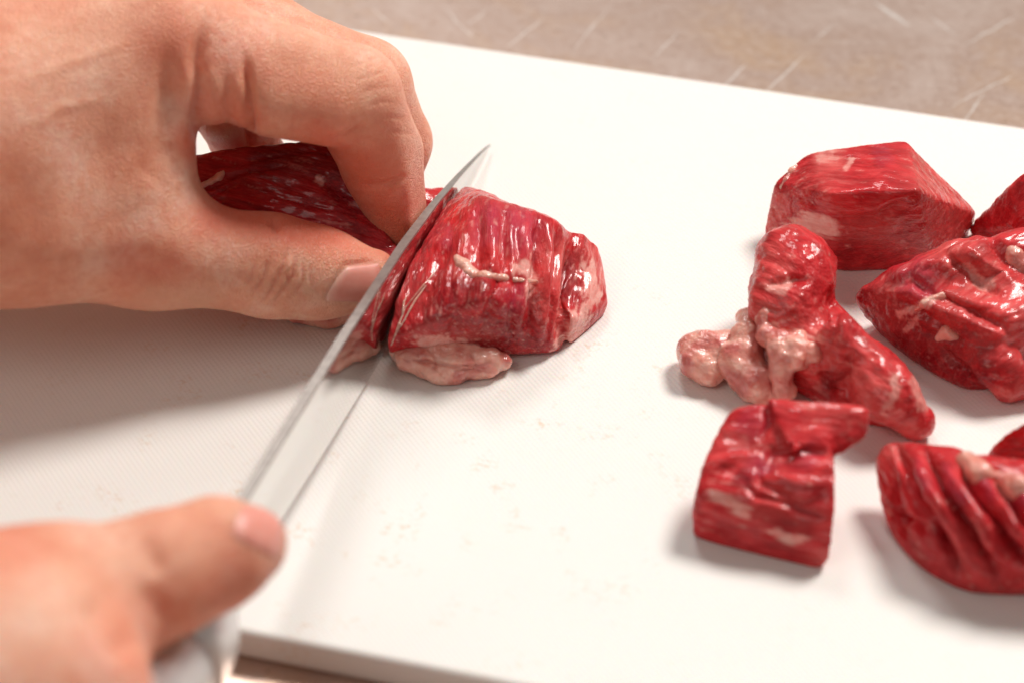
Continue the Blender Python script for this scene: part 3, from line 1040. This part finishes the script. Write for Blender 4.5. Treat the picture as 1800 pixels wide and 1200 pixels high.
sk, o = meat("beef_chunk", s, 0.45, (.7, .6, .1), 33, "wide folded slab of raw beef with purple sheen, running out of view on the right", w_right, lump=1.4, fine=.13, band=.3, fat_amt=.4)
thread(sk, [(1646, 594, .8), (1660, 587, 1.3), (1672, 592, .9), (1690, 594, .5)], o, "fat_lump", seed=5, sink=.6)
thread(sk, [(1776, 440, 1.2), (1790, 462, 2.0), (1808, 470, 2.6), (1830, 480, 2)], o, "fat_lump", seed=6, sink=.7)
thread(sk, [(1610, 545, .5), (1640, 525, .9), (1672, 518, .7)], o, seed=7)

# --- the piece behind it
s = Shape()
s.hull([(1696, 412, 0), (1704, 392, 4), (1730, 362, 9), (1764, 330, 16), (1800, 299, 21), (1900, 250, 24), (1715, 420, 0), (1900, 440, 0), (1780, 405, 10), (1750, 392, 0), (1900, 340, 0)], .5)
sk, o = meat("beef_chunk", s, 0.5, (.8, .5, .3), 41, "bit of red raw beef showing behind the folded slab at the right edge", None, lump=.9, fine=.2, fat_amt=.4)

# --- front cube with a flap
s = Shape()
s.hull([(1213, 942, 0), (1222, 866, 11), (1250, 770, 14), (1286, 714, 17), (1350, 708, 19), (1450, 712, 18), (1472, 800, 18), (1474, 865, 15), (1468, 935, 9), (1462, 990, 2), (1442, 1005, 0), (1300, 964, 0), (1228, 950, 0), (1290, 850, 0), (1455, 860, 0)], .5)
s.hull([(1346, 697, 20), (1440, 702, 21), (1528, 713, 21), (1524, 766, 17), (1480, 803, 14), (1390, 800, 18), (1360, 740, 16), (1470, 760, 12)], .4, 1.0)


def w_front(sk):
    sk.stroke([(1345, 700), (1350, 740), (1330, 780)], 7, -1.2, 4)
    sk.stroke([(1480, 800), (1420, 790), (1360, 790), (1340, 850)], 9, -1.4, 6)
    sk.stroke([(1330, 800), (1340, 850), (1400, 880), (1470, 875)], 7, -1.0, 6)
    sk.stroke([(1300, 830), (1330, 870), (1470, 910)], 7, -1.0, 6)
    sk.stroke([(1350, 830), (1400, 850), (1470, 850)], 9, .8, 6)
    sk.stroke([(1230, 840), (1270, 810), (1320, 800)], 10, .9, 6)
    sk.paint('silver', [(1330, 790), (1350, 840)], 20, .8, 8)
    sk.paint('silver', [(1400, 790), (1440, 820)], 20, .7, 8)
    sk.paint('silver', [(1300, 720), (1350, 760)], 26, .5, 10)
    sk.paint('fat', [(1232, 855), (1280, 880), (1330, 905)], 11, .8, 8)
    sk.paint('fat', [(1340, 930), (1400, 950), (1430, 940)], 8, .75, 10)
    sk.paint('pale', [(1440, 960), (1450, 1000)], 20, .8, 10)
    sk.paint('pale', [(1360, 700), (1500, 715)], 10, .5, 6)
    sk.paint('deep', [(1290, 830), (1330, 850)], 18, .8, 8)
    sk.paint('deep', [(1350, 925), (1460, 900)], 13, .7, 8)


sk, o = meat("beef_cube", s, 0.45, (.95, -.25, .0), 52, "squarish block of raw beef with an overhanging flap, nearest on the board", w_front, lump=.9, fine=.10, band=.12, fat_amt=.3)

# --- front right piece with diagonal ridges
s = Shape()
s.hull([(1527, 800, 9), (1545, 773, 11.5), (1588, 769, 14.5), (1648, 786, 17.5), (1725, 800, 19), (1900, 815, 21), (1560, 868, 7), (1577, 905, 3), (1556, 938, 0), (1596, 988, 0), (1648, 1026, 0), (1692, 1047, 0), (1900, 1050, 0),
        (1640, 870, 17), (1760, 920, 17), (1900, 960, 15), (1650, 910, 0), (1900, 920, 0)], .7)


def w_ridge(sk):
    for i, (a, b, c) in enumerate((((1575, 780), (1620, 880), (1700, 1035)), ((1625, 790), (1680, 900), (1770, 1035)), ((1680, 800), (1730, 890), (1830, 1020)), ((1745, 830), (1790, 900), (1860, 980)))):
        sk.stroke([(a[0] - 8, a[1] - 25), b, c], 7, -3.2, 8)
        sk.stroke([(a[0] + 26, a[1]), (b[0] + 26, b[1] - 5), (c[0] + 28, c[1] - 10)], 13, 1.3, 8)
        sk.paint('silver', [(a[0] + 28, a[1] + 20), (b[0] + 20, b[1])], 11, .7, 6)
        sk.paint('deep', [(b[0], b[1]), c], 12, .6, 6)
    sk.stroke([(1545, 890), (1580, 905), (1640, 935)], 8, -1.6, 6)
    sk.stroke([(1560, 800), (1575, 870), (1600, 960)], 8, -1.2, 8)
    sk.paint('fat', [(1690, 805), (1725, 815)], 16, .8, 8)
    sk.paint('fat', [(1745, 835), (1800, 850)], 15, .9, 8)
    sk.paint('pale', [(1545, 800), (1600, 785)], 14, .6, 8)


sk, o = meat("beef_chunk", s, 0.45, (.45, -.85, .0), 63, "glossy raw beef with deep slanting ridges, at the front right corner of the picture", w_ridge, lump=.8, fine=.10, band=.15, fat_amt=.3, pale_amt=.25)
thread(sk, [(1695, 808, 1.8), (1715, 818, 2.4), (1735, 835, 1.6)], o, "fat_lump", seed=8)
thread(sk, [(1750, 838, 1.4), (1790, 850, 2.2), (1830, 862, 2)], o, "fat_lump", seed=9)

# --- sliver behind the ridged piece
s = Shape()
s.hull([(1728, 798, 8), (1738, 780, 12), (1762, 758, 16), (1800, 736, 20), (1900, 720, 21), (1735, 815, 2), (1790, 770, 0), (1900, 840, 0), (1900, 780, 0), (1770, 825, 2)], .5)
sk, o = meat("beef_chunk", s, 0.5, (.6, .5, .2), 74, "small red end of raw beef peeking out between the ridged piece and the right edge", None, lump=.9, fine=.2)

print("meat", round(time.time() - T0, 1))


# ------------------------------------------------------------------ hands
def nail_patch(bvh, corners, mat, parent, th=.35, name="thumbnail", nu=26, nv=20, lunula=None, bulge=0.15):
    """corners in the photo: base-near, base-far, tip-far, tip-near; follows the finger's surface"""
    c = [np.array(q, float) for q in corners]
    top, nor, ok = [], [], []
    for i in range(nu + 1):
        for j in range(nv + 1):
            u, v = i / nu, j / nv
            # round the four corners a little
            uu = u - .10 * (abs(2 * v - 1) ** 3) * (1 if u > .5 else -1) * abs(2 * u - 1)
            q = (1 - uu) * ((1 - v) * c[0] + v * c[1]) + uu * ((1 - v) * c[3] + v * c[2])
            r = hit(bvh, *q)
            top.append(r[0] if r else None); nor.append(r[1] if r else None)
    good = [t for t in top if t is not None]
    if not good: return None
    V, F = [], []
    cen = np.mean(good, 0)
    nm = np.mean([n for n in nor if n is not None], 0); nm /= np.linalg.norm(nm)
    idx = {}
    pale = []
    for k, t in enumerate(top):
        if t is None: continue
        i, j = divmod(k, nv + 1)
        u, v = i / nu, j / nv
        e = min(1, 5 * min(u + .02, 1.02 - u, v + .02, 1.02 - v))
        idx[k] = len(V)
        V.append(t + nm * (th * (.25 + .75 * e)))
        pale.append(max(0, 1 - u / .22) * .8 if lunula else 0)
    nt = len(V)
    for k in sorted(idx, key=lambda z: idx[z]):
        V.append(top[k] - nm * .6); pale.append(0)
    for i in range(nu):
        for j in range(nv):
            q = [i * (nv + 1) + j, (i + 1) * (nv + 1) + j, (i + 1) * (nv + 1) + j + 1, i * (nv + 1) + j + 1]
            if all(z in idx for z in q):
                a = [idx[z] for z in q]
                F.append(a); F.append([z + nt for z in reversed(a)])
                if j == 0: F.append([a[1], a[0], a[0] + nt, a[1] + nt])
                if j == nv - 1: F.append([a[3], a[2], a[2] + nt, a[3] + nt])
                if i == 0: F.append([a[0], a[3], a[3] + nt, a[0] + nt])
                if i == nu - 1: F.append([a[2], a[1], a[1] + nt, a[2] + nt])
    o = mesh_obj(name, V, F, mat, parent, cen, True)
    at = o.data.attributes.new("pale", 'FLOAT', 'POINT'); at.data.foreach_set("value", np.array(pale, np.float32))
    return o


def W(p, dx=0, dy=0, dz=0):
    return P(*p) + np.array([dx, dy, dz])


# --- left hand of the cook, holding the strip
I0, I1, I2, I3 = (300, 80, 62), (618, 166, 49), (677, 288, 29), (708, 400, 12)
s = Shape()
# forearm and wrist
s.seg(W((-900, 288, 46)), W((-60, 275, 46)), 33, 27, 6)
s.seg(W((-420, 275, 44), 0, 12, 0), W((-60, 200, 46), 0, 14, 0), 24, 22, 10)
# metacarpals
s.seg(W((-60, 215, 52)), W(I0), 20, 13.0, 14)
s.seg(W((-60, 215, 52), 0, 14, 2), W(I0, 1, 19, 1), 19, 12.5, 12)
s.seg(W((-60, 230, 48), 0, 26, -2), W(I0, -6, 37, -8), 18, 11.5, 12)
s.seg(W((-60, 250, 42), 0, 36, -6), W(I0, -14, 52, -18), 16, 10.5, 12)
# first web space and thumb base
s.seg(W((40, 250, 46)), W((215, 235, 48)), 20, 14, 10)
s.seg(W((-40, 380, 38)), W((262, 432, 28)), 17, 12.0, 12)
s.seg(W((80, 330, 40)), W((215, 345, 36)), 18, 12, 10)
s.seg(W((285, 150, 54)), W((258, 325, 34)), 6.0, 5.0, 6)
# thumb
s.seg(W((262, 436, 28)), W((480, 468, 20)), 11.2, 10.0, 6)
s.seg(W((480, 468, 20)), W((560, 480, 17)), 10.2, 9.0, 4)
s.seg(W((560, 480, 17)), W((650, 492, 14)), 9.0, 6.6, 4)
# index
s.seg(W(I0), W(I1), 12.0, 9.8, 5)
s.seg(W(I1), W(I2), 9.8, 9.0, 3)
s.seg(W((476, 172, 53)), W((575, 186, 50)), 8.0, 8.2, 3)
s.seg(W(I2), W(I3), 8.8, 7.4, 2.5)
s.seg(W((350, 130, 58)), W((415, 132, 57)), 9.6, 9.4, 2.5)
# middle, ring
for dx, dy, dz, sc in ((1.5, 18, -9.5, 1.0), (-4, 34, -19, .93)):
    s.seg(W(I0, dx, dy, max(dz, -9) + 3), W(I1, dx, dy, dz), 12 * sc, 10 * sc, 3)
    e = -1 if dx > 0 else 3
    s.seg(W(I1, dx, dy, dz), W(I2, dx + e, dy, dz * .7), 10 * sc, 8.6 * sc, 2)
    s.seg(W(I2, dx + e, dy, dz * .7), W(I3, dx - 6, dy - 2, dz * .2), 8.6 * sc, 7.2 * sc, 2)
# little finger, seen through the gap
L0, L1, L2, L3 = W(I0, -14, 52, -18), P(385, 175, 33), P(425, 238, 18), P(470, 300, 9)
s.seg(L0, L1, 9.5, 7.8, 3)
s.seg(L1, L2, 7.8, 7.2, 2)
s.seg(L2, L3, 7.2, 6.2, 2)
s.plane(K(60, 0, -1.4), kn, 1.5)
sk = Skin(s, 0.47)
# anatomy: tendon ridges, hollows, folds
ST = sk.stroke
ST([(70, 350), (120, 330), (150, 290)], 75, -1.5)
ST([(225, 300), (235, 330)], 40, .6)
ST([(245, 465), (285, 485)], 36, -1.0)
ST([(40, 450), (130, 455), (230, 430)], 34, .6)
ST([(150, 130), (300, 90)], 60, .6)
sk.upd()
ST([(362, 20), (349, 110), (346, 180), (340, 270)], 12, -1.8, 5)
ST([(326, 70), (324, 150), (326, 220), (326, 310)], 14, 1.0, 4)
ST([(292, 60), (292, 160), (288, 240), (270, 330)], 17.5, -.8, 6)
ST([(372, 110), (376, 170), (378, 240)], 15, .6, 3)
ST([(394, 120), (400, 180), (402, 235)], 7, -.5, 3)
ST([(414, 120), (420, 190), (420, 235)], 9, .5, 3)
ST([(428, 80), (438, 150), (441, 205), (438, 290)], 8, -1.8, 3)
ST([(575, 250), (610, 240), (650, 215)], 7, -1.0, 3)
ST([(630, 328), (680, 324), (725, 308)], 6, -.8, 2)
ST([(296, 250), (314, 325)], 12, -.5, 4)
ST([(240, 280), (300, 340)], 12, -.25, 4)
ST([(474, 385), (492, 410)], 8, -.7, 2)
sk.upd()
# thumb joint wrinkles
for pts, w, dp in (([(508, 425), (496, 470), (478, 510), (455, 545)], 3.2, -0.71), ([(520, 440), (516, 485), (492, 520), (465, 548)], 3.0, -0.68), ([(478, 440), (462, 490), (438, 535)], 3.0, -0.61),
                   ([(532, 450), (534, 495), (512, 530)], 2.8, -0.44), ([(546, 460), (548, 510)], 2.6, -0.34), ([(454, 450), (440, 490), (425, 520)], 2.8, -0.37), ([(500, 478), (512, 500), (498, 520)], 2.8, -0.51)):
    ST(pts, w, dp, 3)
ST([(498, 455), (512, 475)], 12, .35, 3)
ST([(612, 462), (600, 474), (568, 532)], 4, -.5, 1)
ST([(596, 468), (630, 463), (662, 458)], 4, -.5, 1)
# creases over the index joints
for y in range(6):
    ST([(606 + 12 * y, 122 + 22 * y), (640 + 12 * y, 106 + 25 * y), (668 + 13 * y, 98 + 28 * y)], 3.4, -.2, 6)
for pts in ([(20, 150), (120, 112), (240, 62)], [(60, 62), (160, 20), (230, 5)], [(30, 230), (110, 190), (200, 170)]):
    ST(pts, 11, .32, 10)
# skin over the dorsum: fine parallel wrinkles
for i in range(7):
    ST([(270 + 9 * i, 110 + 10 * i), (292 + 7 * i, 200 + 6 * i), (300 + 4 * i, 300)], 2.4, -.18, 5)
sk.upd()
ZONES = 'red'
for pts, w, v in (([(640, 330), (700, 400)], 55, .75), ([(560, 240), (640, 300)], 35, .7), ([(350, 180), (440, 210)], 30, .5), ([(380, 380), (600, 410)], 34, .8), ([(330, 300), (335, 200)], 24, .6),
                  ([(620, 440), (640, 470)], 30, .5), ([(230, 460), (300, 480)], 40, .45), ([(280, 100), (420, 110)], 50, .3)):
    sk.paint('red', pts, w, v, 12, ragged=False)
for pts, w, v in (([(100, 90), (180, 60)], 70, .45), ([(200, 520), (420, 525)], 26, .7), ([(520, 60), (620, 130)], 36, .4), ([(530, 520), (560, 500)], 16, .6)):
    sk.paint('pale', pts, w, v, 12, ragged=False)
hand = sk.build("hand", SKIN, gco=sk.V)
tag(hand, "bare hand pinching the beef strip between its thumb and curled fingers", "hand", "hands of the cook")
bv = sk.bvh()
nail_patch(bv, [(566, 530), (604, 470), (672, 462), (656, 530)], NAIL, hand, lunula=True)

# --- right hand of the cook on the knife handle
s = Shape()
R0, R1, R2, R3 = (90, 1085, 42), (285, 1008, 44), (385, 970, 43), (438, 955, 41)
s.seg(W((-1000, 1216, 48)), W((-160, 1230, 46)), 32, 26, 8)
s.seg(W((-160, 1200, 46)), W(R0), 22, 14.5, 12)
s.seg(W((-160, 1250, 46)), W((60, 1240, 46)), 24, 18, 12)
s.seg(W((60, 1130, 42)), W((75, 1240, 40)), 14, 14, 10)
s.seg(W(R0), W(R1), 13.0, 9.8, 7)
s.seg(W(R1), W(R2), 9.8, 9.0, 5)
s.seg(W(R2), W(R3), 9.0, 6.6, 4)
hb = K(KL + 30, 12, 0)
for i, sb in enumerate((52, 72, 90, 107)):            # four fingers closed round the handle
    r = (8.8, 8.8, 8.2, 7.2)[i]
    a = K(KL + sb, 26, -19); b = K(KL + sb - 2, 4, -17 - r * .1); c = K(KL + sb - 1, -9, -2); d = K(KL + sb + 1, -2, 14 + r * .3); e = K(KL + sb + 4, 14, 16)
    s.seg(W((-60, 1220 + 20 * i, 44)), a, 13, r + 1, 8)
    s.seg(a, b, r + .6, r, 3); s.seg(b, c, r, r * .95, 2); s.seg(c, d, r * .95, r * .9, 1.5); s.seg(d, e, r * .88, r * .75, 1.5)
sk = Skin(s, 0.9)
sk.push(.35 * fbm(sk.V * .09, 3, 5))
ST = sk.stroke
ST([(255, 960), (275, 990)], 18, -.9)
ST([(265, 1050), (285, 1075)], 20, -.8)
ST([(170, 1070), (215, 1130)], 26, -1.6)
sk.upd()
for pts, w, v in (([(430, 1000), (400, 1040)], 50, .4), ([(250, 1080), (290, 1060)], 60, .3), ([(200, 1130), (260, 1190)], 60, .3), ([(0, 930), (40, 960)], 40, .4)):
    sk.paint('red', pts, w, v, 10, ragged=False)
for pts, w, v in (([(330, 960), (230, 1000)], 40, .5), ([(100, 1050), (60, 1100)], 70, .4)):
    sk.paint('pale', pts, w, v, 10, ragged=False)
hand2 = sk.build("hand", SKIN, gco=sk.V)
tag(hand2, "blurred bare hand with outstretched thumb gripping the knife handle", "hand", "hands of the cook")
nail_patch(sk.bvh(), [(404, 940), (424, 886), (498, 900), (494, 985)], NAIL, hand2)
print("hands", round(time.time() - T0, 1))
